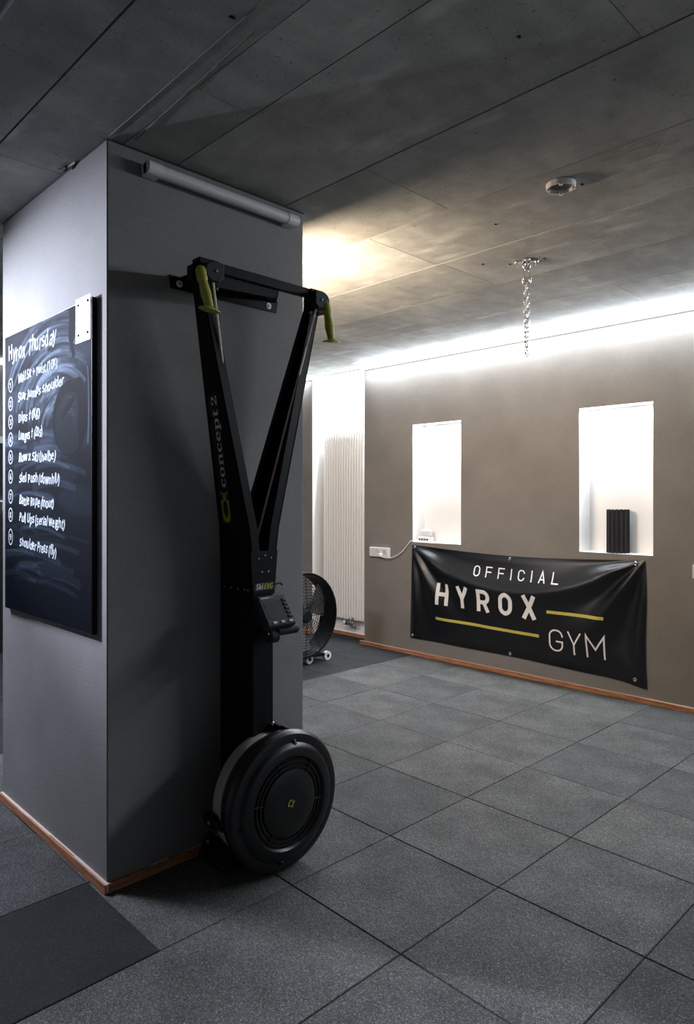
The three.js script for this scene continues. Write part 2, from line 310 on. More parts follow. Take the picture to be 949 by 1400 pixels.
// ------------------------------------------------------------------ ski ergometer on the pillar
{
  const ski = thing('ski_ergometer', 'tall black ski machine with green handles and round flywheel standing against the pillar front', 'ski machine', [PX0, 0, -1.562]);
  // local: x out of the wall, y up, z to the left
  const zo = (y) => y > 1.22 ? 0.245 - 0.2385 * (1.955 - y) : 0.0697 - (1.22 - y) * 0.135, xb = (y) => Math.max(0.004, 0.142 - (1.955 - y) * 0.159), XF = 0.21, FW = 0.039;
  const secs = [2.125, 1.955, 1.7, 1.45, 1.22, 1.07];
  const loft = (f) => { const gs = []; for (let k = 0; k + 1 < secs.length; k++) gs.push(hull([...f(secs[k]), ...f(secs[k + 1])])); return gs; };
  const rect = (x0, x1, z0, z1, y) => [[x0, y, z0], [x1, y, z0], [x1, y, z1], [x0, y, z1]];
  for (const s of [1, -1]) {
    const a = part('arm', [
      ...loft((y) => rect(xb(y), XF, s * zo(y), s * (zo(y) - 0.005), y)),
      ...loft((y) => rect(XF - 0.005, XF, s * zo(y), s * (zo(y) - FW), y)),
      ...loft((y) => rect(xb(y), xb(y) + 0.005, s * zo(y), s * (zo(y) - FW), y)),
      ...loft((y) => rect(xb(y), xb(y) + 0.02, s * (zo(y) - FW), s * (zo(y) - FW + 0.004), y)),
    ], M.blackMetal, ski);
    if (s > 0) {
      const logo = canvasTex(1024, 132, (x, w, h) => {
        x.fillStyle = '#0d1012'; x.fillRect(0, 0, w, h);
        x.save(); x.translate(285, 106); x.scale(1.56, 1); x.font = 'bold 100px serif'; x.fillStyle = '#dfe1e2'; x.fillText('concept', 0, 0); x.restore();
        x.save(); x.translate(925, 106); x.scale(1.5, 1); x.font = 'bold 98px serif'; x.fillStyle = '#dfe1e2'; x.fillText('2', 0, 0); x.restore();
        // the emblem: a slab cut by two hollow curves
        x.fillStyle = '#a9b52b'; x.beginPath(); x.moveTo(60, 14); x.lineTo(262, 14); x.quadraticCurveTo(228, 66, 262, 118); x.lineTo(60, 118); x.quadraticCurveTo(4, 112, 4, 66); x.quadraticCurveTo(4, 20, 60, 14); x.fill();
        x.fillStyle = '#0d1012'; x.beginPath(); x.ellipse(118, 66, 68, 30, 0, 0, 7); x.fill();
        x.beginPath(); x.ellipse(214, 26, 30, 16, 0, 0, 7); x.fill(); x.beginPath(); x.ellipse(214, 106, 30, 16, 0, 0, 7); x.fill(); x.fillRect(192, 50, 80, 5); x.fillRect(192, 78, 80, 5);
      });
      // text runs upwards, so its left end is at the bottom
      const q = (y, f) => { const c = 0.152 - (1.70 - y) * 0.145; return [c + f * 0.031, y, zo(y) + 0.0007]; };
      part('lettering', quad(q(1.235, 1), q(1.70, 1), q(1.70, -1), q(1.235, -1)), mat(0xffffff, 0.45, 0, { map: logo }), a).userData.label = 'white and green maker lettering on the arm';
    }
    const zt = s * 0.247;
    part('cord', bar([0.238, 2.075, zt - s * (s > 0 ? 0.006 : 0.012)], [0.13, 1.15, s * (s > 0 ? 0.03 : 0.02)], 0.0044, 8), M.cord, ski).userData.label = 'pale drive cord';
    // pulley block: rounded plate pointing outwards
    const bs = new THREE.Shape(); bs.moveTo(-0.034, 0.032); bs.lineTo(0.02, 0.034); bs.quadraticCurveTo(0.058, 0.028, 0.062, 0.0); bs.quadraticCurveTo(0.058, -0.03, 0.03, -0.036); bs.lineTo(-0.012, -0.034); bs.lineTo(-0.034, -0.018); bs.closePath();
    const bg = new THREE.ExtrudeGeometry(bs, { depth: 0.03, bevelEnabled: true, bevelSize: 0.004, bevelThickness: 0.004, bevelSegments: 2, curveSegments: 10 });
    // shape x -> outwards (s * z), extrusion -> wall normal x
    bg.applyMatrix4(new THREE.Matrix4().makeBasis(V(0, 0, 1), V(0, 1, 0), V(-1, 0, 0)));
    bg.scale(0.85, 0.86, 0.7); if (s < 0) bg.applyMatrix4(new THREE.Matrix4().makeScale(1, 1, -1)), flip(bg);
    bg.translate(0.258, 2.093, s * 0.236);
    const blk = part('pulley_block', bg, M.anthracite, ski);
    part('bolt', bolt([0.261, 2.093, s * 0.240], [1, 0, 0], 0.0055, 0.006), M.steel, blk);
    part('bolt', bolt([0.222, 2.046, s * 0.214], [1, 0, 0.2 * s], 0.006, 0.01), M.steel, ski);
    // handle
    const P = s > 0 ? [[0.25, 2.085, 0.296], [0.26, 2.055, 0.296], [0.28, 1.995, 0.293], [0.295, 1.952, 0.29]] : [[0.25, 2.082, -0.270], [0.26, 2.05, -0.270], [0.275, 1.985, -0.268], [0.287, 1.938, -0.266]];
    const hd = part('handle', [bar(P[0], P[1], 0.0182, 18, 0.017), bar(P[1], P[2], 0.0135, 18, 0.0182), bar(P[2], P[3], 0.0165, 18, 0.0135), ballAt(P[1], 0.0182), ballAt(P[2], 0.0135), ballAt(P[0], 0.017)], M.green, ski);
    hd.userData.label = 'olive green hand grip';
    const fl = lathe([[0.0001, 0.004], [0.018, 0.004], [0.035, -0.004], [0.036, -0.008], [0.033, -0.009], [0.0001, -0.006]].reverse(), 'y', 24).scale(0.85, 1, 1.05);
    fl.rotateX(-s * 0.1).rotateZ(-0.12).translate(P[3][0], P[3][1], P[3][2]);
    part('flange', fl, M.green, hd);
    part('strap', [bar([0.25, 2.10, s * 0.266], P[0], 0.006, 8)], M.blackMatt, ski);
  }
  function ballAt(p, r) { return new THREE.SphereGeometry(r, 14, 10).translate(...p); }
  function flip(g) { const p = g.attributes; for (const k of Object.keys(p)) { const a = p[k]; for (let i = 0; i < a.count; i += 3) for (let j = 0; j < a.itemSize; j++) { const t = a.array[(i + 1) * a.itemSize + j]; a.array[(i + 1) * a.itemSize + j] = a.array[(i + 2) * a.itemSize + j]; a.array[(i + 2) * a.itemSize + j] = t; } } g.computeVertexNormals(); }
  // cross bar between the arm heads and the plate to the wall
  part('cross_bar', [cbox(0.18, 0.226, 2.082, 2.142, 0.20, 0.286, 0.004), cbox(0.18, 0.226, 2.05, 2.142, -0.286, -0.215, 0.004), cbox(0.196, 0.216, 2.106, 2.142, -0.25, 0.25, 0.003),
    hull([[0.15, 2.125, 0.286], [0.22, 2.125, 0.286], [0.15, 2.08, 0.286], [0.22, 2.08, 0.286], [0.15, 2.125, 0.278], [0.22, 2.125, 0.278], [0.15, 2.08, 0.278], [0.22, 2.08, 0.278]])], M.blackMetal, ski);
  part('bolt', bolt([0.205, 2.142, 0.215], [0, 1, 0], 0.007, 0.008), M.steel, ski);
  const br = part('wall_bracket', [
    hull([[0, 2.128, 0.225], [0.2, 2.128, 0.22], [0.2, 2.128, -0.085], [0.02, 2.128, -0.19], [0, 2.128, -0.225], [0, 2.134, 0.225], [0.2, 2.134, 0.22], [0.2, 2.134, -0.085], [0.02, 2.134, -0.19], [0, 2.134, -0.225]]),
    hull([[0.0, 2.088, 0.262], [0.006, 2.088, 0.262], [0.0, 2.134, 0.27], [0.006, 2.134, 0.27], [0.0, 2.088, -0.222], [0.006, 2.088, -0.222], [0.0, 2.134, -0.23], [0.006, 2.134, -0.23]]),
    hull([[0.198, 2.06, 0.2], [0.203, 2.06, 0.2], [0.198, 2.13, 0.22], [0.203, 2.13, 0.22], [0.198, 2.075, -0.06], [0.203, 2.075, -0.06], [0.198, 2.13, -0.085], [0.203, 2.13, -0.085]])], M.blackMetal, ski);
  for (const z of [0.23, -0.181]) { part('washer', lathe([[0.006, 0], [0.0125, 0], [0.0125, 0.003], [0.006, 0.003]], 'x', 24).translate(0.006, 2.108, z), mat(0xe8e8e6, 0.4), br); part('bolt', bolt([0.008, 2.108, z], [1, 0, 0], 0.0062, 0.006), M.steel, br); }
  // lower post
  const post = part('post', [cbox(0.002, 0.207, 0.05, 1.12, -0.046, 0.05, 0.003)], M.blackMetal, ski);
  part('front_panel', [hull([[0.207, 1.135, 0.062], [0.212, 1.135, 0.062], [0.207, 1.135, -0.062], [0.212, 1.135, -0.062], [0.207, 1.02, 0.052], [0.212, 1.02, 0.052], [0.207, 1.02, -0.05], [0.212, 1.02, -0.05], [0.207, 0.975, 0.05], [0.212, 0.975, 0.05], [0.207, 0.975, -0.048], [0.212, 0.975, -0.048]])], M.blackMetal, post);
  for (const [y, z] of [[1.108, 0.027], [1.118, -0.002], [1.108, -0.03], [1.058, 0.013], [1.058, -0.017]]) part('bolt', bolt([0.212, y, z], [1, 0, 0], 0.0042, 0.004), M.steel, post);
  for (const x of [0.03, 0.075, 0.118, 0.158, 0.18]) part('bolt', bolt([x, 0.992, 0.05], [0, 0, 1], 0.004, 0.003), M.zinc, post);
  const badge = canvasTex(256, 72, (x, w, h) => { x.fillStyle = '#0d1012'; x.fillRect(0, 0, w, h); x.save(); x.transform(1, 0, -0.22, 1, 22, 0); x.font = 'bold 66px sans-serif'; x.fillStyle = '#d4d6d8'; x.fillText('Ski', 4, 58); x.fillStyle = '#b7bd2c'; x.save(); x.translate(104, 0); x.scale(0.92, 1); x.fillText('ERG', 0, 58); x.restore(); x.restore(); });
  part('badge', quad([0.2128, 0.989, 0.045], [0.2128, 0.989, -0.047], [0.2128, 1.02, -0.047], [0.2128, 1.02, 0.045]), mat(0xffffff, 0.45, 0, { map: badge }), post).userData.label = 'white and yellow model badge';
  part('hook', [tube([[0.2, 1.0, -0.046], [0.2, 1.008, -0.065], [0.2, 1.009, -0.085], [0.2, 1.002, -0.094]], 0.004, 16, 6)], M.blackMatt, ski);
  // monitor, tilted back
  {
    const g = new THREE.Group(); g.name = 'monitor'; g.position.set(0.272, 0.918, 0.0); g.rotation.z = 0.62; ski.add(g);   // local x out of the screen
    part('casing', rbox(0.034, 0.125, 0.132, 0.009, 0, 0, 0), M.anthracite, g);
    const scr = canvasTex(256, 200, (x, w, h) => { x.fillStyle = '#2f3634'; x.fillRect(0, 0, w, h); x.fillStyle = '#353d3a'; for (let k = 1; k < 6; k++) x.fillRect(10, k * 32, 236, 3); });
    part('screen', box(0.0165, 0.0178, -0.034, 0.036, -0.026, 0.049), mat(0xffffff, 0.25, 0, { map: scr }), g);
    for (let k = 0; k < 5; k++) part('button', rbox(0.006, 0.011, 0.02, 0.0025, 0.018, 0.036 - k * 0.0165, -0.047), M.blackMatt, g);
    for (let k = 0; k < 3; k++) part('button', rbox(0.006, 0.009, 0.018, 0.0025, 0.018, -0.049, 0.034 - k * 0.037), mat(0xa8adae, 0.5), g);
    const nm = canvasTex(256, 40, (x, w, h) => { x.fillStyle = '#24292c'; x.fillRect(0, 0, w, h); x.font = 'bold 34px sans-serif'; x.fillStyle = '#c9cccc'; x.fillText('concept 2', 8, 32); });
    part('lettering', quad([0.0182, 0.046, 0.054], [0.0182, 0.046, -0.006], [0.0182, 0.055, -0.006], [0.0182, 0.055, 0.054]), mat(0xffffff, 0.5, 0, { map: nm }), g);
  }
  part('monitor_arm', [cbox(0.2, 0.26, 0.83, 0.862, -0.022, 0.018, 0.004), bar([0.285, 0.85, -0.0], [0.285, 0.85, -0.085], 0.017, 18), ballAt([0.285, 0.85, -0.085], 0.017), bar([0.275, 0.835, 0.03], [0.275, 0.835, -0.002], 0.026, 20), hull([[0.2, 0.86, 0.02], [0.2, 0.86, -0.02], [0.27, 0.90, 0.02], [0.27, 0.90, -0.02], [0.2, 0.82, 0.02], [0.2, 0.82, -0.02], [0.27, 0.84, 0.02], [0.27, 0.84, -0.02]])], M.blackMatt, ski);
  part('bolt', bolt([0.28, 0.845, 0.032], [0.3, 0, 1], 0.005, 0.004), M.steel, ski);
  // flywheel housing
  const fx = 0, fy = 0.252, fz = -0.008, TX = (g) => g.translate(fx, fy, fz);
  const fw = part('flywheel_housing', [
    TX(lathe([[0.05, 0.166], [0.19, 0.168], [0.207, 0.174], [0.215, 0.184], [0.215, 0.19]], 'x', 72)),
    TX(lathe([[0.216, 0.238], [0.22, 0.243], [0.2285, 0.262], [0.24, 0.288], [0.2465, 0.306], [0.244, 0.321], [0.235, 0.332], [0.22, 0.336], [0.206, 0.335], [0.199, 0.344], [0.188, 0.3505], [0.163, 0.352], [0.156, 0.346], [0.153, 0.34], [0.149, 0.34], [0.147, 0.347], [0.142, 0.347], [0.140, 0.34], [0.133, 0.34], [0.131, 0.347], [0.126, 0.347], [0.124, 0.341], [0.119, 0.341], [0.1165, 0.35], [0.112, 0.353], [0.06, 0.355], [0.0001, 0.356]], 'x', 96)),
  ], mat(0x0b0d0f, 0.36), ski);
  const meshMap = tex(256, 256, (u, v) => { const x = (u * 24) % 1 - 0.5, y = (v * 24) % 1 - 0.5, x2 = (u * 24 + 0.5) % 1 - 0.5, y2 = (v * 24 + 0.5) % 1 - 0.5; const d = Math.min(Math.hypot(x, y), Math.hypot(x2, y2)); return d < 0.24 ? [0.45, 0.45, 0.44] : [0.93, 0.92, 0.9]; }, { srgb: true, rx: 18, ry: 1 });
  part('mesh_band', TX(lathe([[0.215, 0.188], [0.217, 0.191], [0.2185, 0.236], [0.216, 0.239]], 'x', 96)), mat(0xd9d6d2, 0.6, 0, { map: meshMap }), fw).userData.label = 'grey perforated metal band';
  for (const a of [1.42, 3.3, 0.45, 4.55, -0.7]) {
    const c = (g) => { g.translate(0, 0.232, 0); g.rotateX(a - Math.PI / 2); return TX(g); };
    const cl = part('clip', [c(rbox(0.062, 0.026, 0.046, 0.006, 0.198, 0.0, 0)), c(rbox(0.04, 0.018, 0.028, 0.005, 0.24, 0.006, 0)), c(rbox(0.034, 0.012, 0.016, 0.004, 0.272, 0.01, 0))], M.black, fw);
    part('bolt', c(bolt([0.205, 0.013, 0], [0, 1, 0], 0.006, 0.005)), M.zinc, cl);
    // rib on the front cover
    const r = hull([[0.31, 0.012, 0.007], [0.31, 0.012, -0.007], [0.33, -0.004, 0.006], [0.33, -0.004, -0.006], [0.346, -0.03, 0.004], [0.346, -0.03, -0.004], [0.336, -0.04, 0.006], [0.336, -0.04, -0.006]]);
    part('rib', c(r), M.black, fw);
  }
  for (let k = 0; k < 6; k++) { const a = k * Math.PI / 3 + 0.35, g = cbox(0.336, 0.3475, 0.118, 0.155, -0.0025, 0.0025, 0.001); g.rotateX(a); part('rib', TX(g), M.black, fw); }
  const c2 = canvasTex(128, 128, (x, w, h) => { x.fillStyle = '#0b0d0f'; x.fillRect(0, 0, w, h); x.transform(1, 0, -0.2, 1, 14, 0); x.font = 'bold italic 96px sans-serif'; x.fillStyle = '#b9bf2d'; x.save(); x.translate(6, 88); x.scale(0.78, 1); x.fillText('C', 0, 0); x.restore(); x.save(); x.translate(58, 104); x.scale(0.8, 0.92); x.fillText('2', 0, 0); x.restore(); });
  part('emblem', quad([0.3566, fy - 0.02, fz + 0.02], [0.3566, fy - 0.02, fz - 0.02], [0.3566, fy + 0.02, fz - 0.02], [0.3566, fy + 0.02, fz + 0.02]), mat(0xffffff, 0.45, 0, { map: c2 }), fw).userData.label = 'small yellow emblem';
  // foot under the post
  part('foot', [cbox(0.02, 0.2, 0.0, 0.02, -0.16, 0.16, 0.003), cbox(0.02, 0.19, 0.02, 0.05, 0.07, 0.145, 0.004), cbox(0.02, 0.19, 0.02, 0.05, -0.145, -0.07, 0.004), hull([[0.03, 0.02, 0.15], [0.03, 0.09, 0.12], [0.03, 0.02, 0.05], [0.05, 0.02, 0.15], [0.05, 0.09, 0.12], [0.05, 0.02, 0.05]])], M.blackMatt, ski);
  for (const z of [0.135, -0.135]) part('bolt', bolt([0.05, 0.06, z], [0, 0, Math.sign(z)], 0.007, 0.006), M.zinc, ski);
}

// ------------------------------------------------------------------ chalkboard on the left side of the pillar
{
  const W = 0.852, BH = 1.162, t = thing('chalkboard', 'tall black chalkboard with handwritten white workout list on the side of the pillar', 'chalkboard', [-3.152, 0.858, PZ0]);
  const face = canvasTex(1100, 1500, (x, w, h) => {
    x.fillStyle = '#0b1017'; x.fillRect(0, 0, w, h);
    let s = 99; const R = () => { s = (s * 1103515245 + 12345) >>> 0; return s / 4294967296; };
    x.lineCap = 'round';
    // wiped chalk: soft clouds of dust, then broad concentric sweeps of the cloth
    const layer = (k, draw) => { const c = document.createElement('canvas'); c.width = Math.round(w / k); c.height = Math.round(h / k); const y = c.getContext('2d'); y.scale(1 / k, 1 / k); y.lineCap = 'round'; draw(y); x.imageSmoothingEnabled = true; x.drawImage(c, 0, 0, w, h); };
    layer(24, (y) => { for (let k = 0; k < 46; k++) { const v = R() ** 1.3 * 0.62; y.fillStyle = `rgba(140,160,186,${0.04 + 0.11 * R() * (1 - v)})`; y.beginPath(); y.ellipse(w * R(), h * v, w * (0.08 + 0.2 * R()), h * (0.02 + 0.05 * R()), 0.3 * (R() - 0.6), 0, 7); y.fill(); } });
    layer(3, (y) => {
      for (let k = 0; k < 170; k++) {
        const r = w * (0.12 + 0.62 * R()), cx = w * (0.62 + 0.12 * R()), cy = h * (0.34 + 0.06 * R()), a0 = Math.PI * (1.0 + 0.45 * R()), a1 = a0 + 0.35 + 0.7 * R();
        y.strokeStyle = R() > 0.3 ? `rgba(160,180,205,${0.30 * R()})` : `rgba(10,14,20,${0.45 * R()})`; y.lineWidth = 4 + 26 * R(); y.beginPath(); y.ellipse(cx, cy, r, r * 0.72, 0.1, a0, a1); y.stroke();
      }
      for (let k = 0; k < 70; k++) { const cy = h * (0.36 + 0.56 * R()), cx = w * (0.05 + 0.7 * R()), l = w * (0.12 + 0.25 * R()); y.strokeStyle = R() > 0.35 ? `rgba(140,162,190,${0.26 * R() * (1.25 - cy / h)})` : `rgba(10,14,20,${0.3 * R()})`; y.lineWidth = 8 + 36 * R(); y.beginPath(); y.moveTo(cx - l, cy + 30 * R()); y.quadraticCurveTo(cx, cy - 60 * R(), cx + l, cy + 50 * R()); y.stroke(); }
    });
    // the wet black oval on the right, and a dark strip at the upper right
    const oval = (cx, cy, rx, ry, c) => { x.fillStyle = c; x.beginPath(); x.ellipse(cx * w, cy * h, rx * w, ry * h, 0.05, 0, 7); x.fill(); };
    oval(0.79, 0.345, 0.18, 0.12, 'rgba(7,10,14,0.9)'); oval(0.78, 0.36, 0.15, 0.10, 'rgba(26,34,40,0.75)');
    for (let k = 0; k < 30; k++) { x.strokeStyle = `rgba(70,84,96,${0.25 * R()})`; x.lineWidth = 3 + 10 * R(); x.beginPath(); x.ellipse(0.78 * w, 0.36 * h, w * (0.03 + 0.11 * R()), h * (0.02 + 0.075 * R()), 0.05, 3 + 2 * R(), 5 + 2 * R()); x.stroke(); }
    x.lineWidth = 34; x.strokeStyle = '#0b0e12'; x.beginPath(); x.moveTo(0.9 * w, 0.24 * h); x.quadraticCurveTo(0.76 * w, 0.225 * h, 0.66 * w, 0.29 * h); x.stroke();
    x.lineWidth = 62; x.beginPath(); x.moveTo(0.88 * w, 0.245 * h); x.quadraticCurveTo(0.90 * w, 0.30 * h, 0.905 * w, 0.41 * h); x.stroke();
    x.lineWidth = 30; x.beginPath(); x.moveTo(0.72 * w, 0.335 * h); x.lineTo(0.82 * w, 0.29 * h); x.stroke();
    x.strokeStyle = '#0e131a'; x.lineWidth = 70; x.beginPath(); x.moveTo(0.82 * w, 0.0); x.lineTo(0.81 * w, 0.09 * h); x.stroke(); x.lineWidth = 34; x.beginPath(); x.moveTo(0.80 * w, 0.10 * h); x.lineTo(0.83 * w, 0.15 * h); x.stroke();
    for (let k = 0; k < 18; k++) { const cx = w * (0.23 + 0.26 * R()), cy = h * (0.26 + 0.12 * R()); x.strokeStyle = 'rgba(10,14,20,0.75)'; x.lineWidth = 7 + 8 * R(); x.beginPath(); x.moveTo(cx, cy); x.lineTo(cx + 20 * R() - 10, cy + 20 + 60 * R()); x.stroke(); }
    x.strokeStyle = 'rgba(190,205,220,0.35)'; x.lineWidth = 9; x.beginPath(); x.moveTo(0.965 * w, 0.2 * h); x.quadraticCurveTo(0.985 * w, 0.3 * h, 0.968 * w, 0.43 * h); x.stroke();
    // handwriting: every letter drawn by itself, leaning and jumping a little
    const write = (text, u0, v0, u1, v1, size, weight) => {
      const L = Math.hypot((u1 - u0) * w, (v1 - v0) * h), ang = Math.atan2((v1 - v0) * h, (u1 - u0) * w);
      x.save(); x.translate(u0 * w, v0 * h); x.rotate(ang); x.font = `${size}px sans-serif`; const k = L / x.measureText(text).width;
      x.scale(k, 1); x.fillStyle = x.strokeStyle = '#bcc4cd'; x.lineWidth = weight; x.lineJoin = 'round'; let px = 0;
      for (const ch of text) { x.save(); x.translate(px, (R() - 0.5) * size * 0.2); x.rotate((R() - 0.5) * 0.18); x.transform(0.9 + 0.16 * R(), 0, -0.16 + (R() - 0.5) * 0.26, 0.92 + 0.2 * R(), 0, 0); x.fillText(ch, 0, 0); x.strokeText(ch, 0, 0); x.restore(); px += x.measureText(ch).width; }
      x.restore();
    };
    write('Hyrox', 0.045, 0.096, 0.275, 0.094, 100, 4); write('Thursday', 0.31, 0.094, 0.645, 0.088, 100, 4);
    const lines = [['Wall Sit + Twist (10x)', 0.18, 0.181, 0.655, 0.168], ['Star Jumps shoulder', 0.18, 0.248, 0.724, 0.236], ['Dips ↑ (Kg)', 0.186, 0.325, 0.456, 0.319], ['Lunges ↑ (20s)', 0.186, 0.388, 0.488, 0.384], ['Row x Ski (halbe)', 0.186, 0.463, 0.636, 0.472], ['Sled Push (downhill)', 0.193, 0.54, 0.681, 0.548], ['Battle Rope (inout)', 0.193, 0.617, 0.616, 0.629], ['Pull Ups (serial weight)', 0.193, 0.679, 0.734, 0.694], ['Shoulder Press (fly)', 0.2, 0.764, 0.645, 0.785]];
    lines.forEach(([s, ...q]) => write(s.replace('↑', '†'), ...q, 60, 3.6));
    [0.182, 0.25, 0.317, 0.381, 0.446, 0.517, 0.59, 0.657, 0.738].forEach((v, k) => {
      x.strokeStyle = '#c6cdd4'; x.lineWidth = 6; x.beginPath(); x.ellipse(0.078 * w, v * h, 30, k === 8 ? 42 : 36, 0, 0.2 * R(), 6.3); x.stroke();
      x.font = 'bold 46px sans-serif'; x.fillStyle = '#c6cdd4'; x.fillText(String(k + 1), 0.078 * w - 14, v * h + 17);
    });
  });
  part('board', cbox(0, W, 0, BH, 0.002, 0.019, 0.0015), M.black, t);
  part('writing_surface', quad([0.004, 0.004, 0.0196], [W - 0.004, 0.004, 0.0196], [W - 0.004, BH - 0.004, 0.0196], [0.004, BH - 0.004, 0.0196]), new THREE.MeshPhysicalMaterial({ map: face, roughness: 0.7, specularIntensity: 0.03 }), t).userData.label = 'smeared dark surface with white handwriting';
  // notice pinned over its upper right corner
  const n = thing('notice', 'small white paper notice pinned to the upper right corner of the chalkboard', 'notice', [-2.425, 1.876, PZ0 + 0.0205]);
  const nt = canvasTex(256, 384, (x, w, h) => { x.fillStyle = '#e9eae8'; x.fillRect(0, 0, w, h); x.fillStyle = '#a9aca8'; x.beginPath(); x.moveTo(w * 0.5, 92); x.lineTo(w * 0.62, 122); x.lineTo(w * 0.38, 122); x.fill(); for (let k = 0; k < 7; k++) x.fillRect(52 + k * 22, 132, 15, 16); });
  const pg = new THREE.BoxGeometry(0.116, 0.155, 0.0012).translate(0.058, 0.0775, 0.0006); part('paper', pg, mat(0xffffff, 0.35, 0, { map: nt }), n);
  for (const [a, b] of [[0.02, 0.132], [0.098, 0.136], [0.022, 0.026], [0.096, 0.026]]) part('pin', bolt([a, b, 0.0012], [0, 0, 1], 0.0055, 0.004), M.anthracite, n);
}

// ------------------------------------------------------------------ banner on the far wall
{
  const W = 1.96, BH = 0.80, t = thing('banner', 'black vinyl banner with white OFFICIAL HYROX GYM lettering hung on the far wall', 'banner', [-3.775, 0.935, ZF]);
  // one surface function gives the sagging edges and the folds
  const surf = (u, v) => {
    const x0 = -0.005 - 0.022 * v, x1 = W - 0.012 + 0.014 * v * v + 0.006 * Math.sin(6 * v) ;
    const x = x0 + (x1 - x0) * u, top = -0.036 * Math.sin(Math.PI * u) - 0.008 * u, bot = -0.790 - 0.03 * u + 0.012 * Math.sin(Math.PI * u) - 0.02 * Math.exp(-(((1 - u) / 0.06) ** 2)) * v;
    const y = top + (bot - top) * v;
    const dx = u * W, dy = v * BH, ex = (1 - u) * W;
    const fold = (a, b, c, ph, w) => { const r = Math.hypot(a, b) + 0.001, th = Math.atan2(b, a); return w * Math.min(1, r / 0.22) * Math.exp(-r / 0.75) * Math.cos(c * th + ph); };
    let z = 0.022 + 0.036 * Math.sin(Math.PI * u) * Math.sin(Math.PI * v) ** 0.8 + fold(dx, dy, 11, 1.9, 0.027) + fold(ex, dy, 10, 2.9, 0.03) + fold(dx, BH - dy, 6, 0.5, 0.006) + fold(ex, BH - dy, 6, 2.0, 0.006);
    z += 0.006 * Math.sin(3 * Math.PI * u + 2.2 * v) * Math.sin(Math.PI * v) + 0.003 * Math.sin(14 * u + 9 * v) * v;
    const ridge = (d, amp, sig) => amp * Math.exp(-((d / sig) ** 2));
    z += ridge((v - 0.05 - 0.30 * Math.sin(Math.PI * Math.min(1, u * 1.02)) ** 0.8) * BH, 0.034, 0.062) * Math.min(1, (1 - u) * 6) * (0.35 + 0.65 * u);
    z += ridge(ex * 0.83 - dy * 0.56 - 0.02, 0.026, 0.05) * Math.min(1, dy * 5) * Math.max(0, 1 - dy / 0.8);
    z += ridge(dx * 0.62 - dy * 0.78 - 0.04, 0.028, 0.055) * Math.min(1, dx * 4) * Math.max(0, 1 - dx / 1.0);
    z += ridge(dx * 0.88 - dy * 0.47 - 0.02, 0.013, 0.035) * Math.min(1, dy * 5) * Math.max(0, 1 - dy / 0.6);
    const edge = Math.min(1, Math.min(dx, ex, dy, BH - dy) / 0.05);
    return V(x, y, Math.max(0.004, 0.006 + (z - 0.006) * (0.25 + 0.75 * edge)));
  };
  const map = canvasTex(2000, 816, (x, w, h) => {
    x.fillStyle = '#0d0f12'; x.fillRect(0, 0, w, h);
    const P = 1020; x.strokeStyle = x.fillStyle = '#eceae6'; x.lineJoin = 'miter'; x.lineCap = 'butt';
    // letters drawn as strokes of one width in a cell (x, y, width, height)
    const L = (ch, X, Y, Wd, Ht, lw) => {
      const a = lw / 2, l = X + a, r = X + Wd - a, tp = Y + a, b = Y + Ht - a, c = Math.min(Wd, Ht) * 0.42, m = Y + Ht / 2; x.lineWidth = lw; x.beginPath();
      const go = (...p) => { x.moveTo(p[0], p[1]); for (let i = 2; i < p.length; i += 2) x.lineTo(p[i], p[i + 1]); };
      if (ch === 'O') { x.moveTo(l, m); x.arcTo(l, tp, X + Wd / 2, tp, c); x.arcTo(r, tp, r, m, c); x.arcTo(r, b, X + Wd / 2, b, c); x.arcTo(l, b, l, m, c); x.closePath(); }
      if (ch === 'C' || ch === 'G') { x.moveTo(r, Y + Ht * 0.30); x.arcTo(r, tp, X + Wd / 2, tp, c); x.arcTo(l, tp, l, m, c); x.arcTo(l, b, X + Wd / 2, b, c); x.arcTo(r, b, r, m, c); if (ch === 'C') x.lineTo(r, Y + Ht * 0.70); else { x.lineTo(r, m + a); x.lineTo(X + Wd * 0.5, m + a); } }
      if (ch === 'F') { go(l, Y + Ht, l, tp, X + Wd, tp); go(l, m, X + Wd * 0.88, m); }
      if (ch === 'I') go(X + Wd / 2, Y, X + Wd / 2, Y + Ht);
      if (ch === 'A') { go(l, Y + Ht, X + Wd / 2, Y + a, r, Y + Ht); go(X + Wd * 0.22, Y + Ht * 0.7, X + Wd * 0.78, Y + Ht * 0.7); }
      if (ch === 'L') go(l, Y, l, b, X + Wd, b);
      if (ch === 'H') { go(l, Y, l, Y + Ht); go(r, Y, r, Y + Ht); go(l, m, r, m); }
      if (ch === 'Y') { go(l, Y, X + Wd / 2, Y + Ht * 0.55, r, Y); go(X + Wd / 2, Y + Ht * 0.5, X + Wd / 2, Y + Ht); }
      if (ch === 'R') { x.moveTo(l, Y + Ht); x.lineTo(l, tp); x.lineTo(X + Wd * 0.5, tp); x.arcTo(r, tp, r, Y + Ht * 0.3, c * 0.8); x.arcTo(r, Y + Ht * 0.57, X + Wd * 0.5, Y + Ht * 0.57, c * 0.8); x.lineTo(l, Y + Ht * 0.57); x.moveTo(X + Wd * 0.55, Y + Ht * 0.57); x.lineTo(r, Y + Ht); }
      if (ch === 'X') { go(l, Y, r, Y + Ht); go(r, Y, l, Y + Ht); }
      if (ch === 'M') go(l, Y + Ht, l, Y + a, X + Wd / 2, Y + Ht * 0.62, r, Y + a, r, Y + Ht);
      x.stroke();
    };
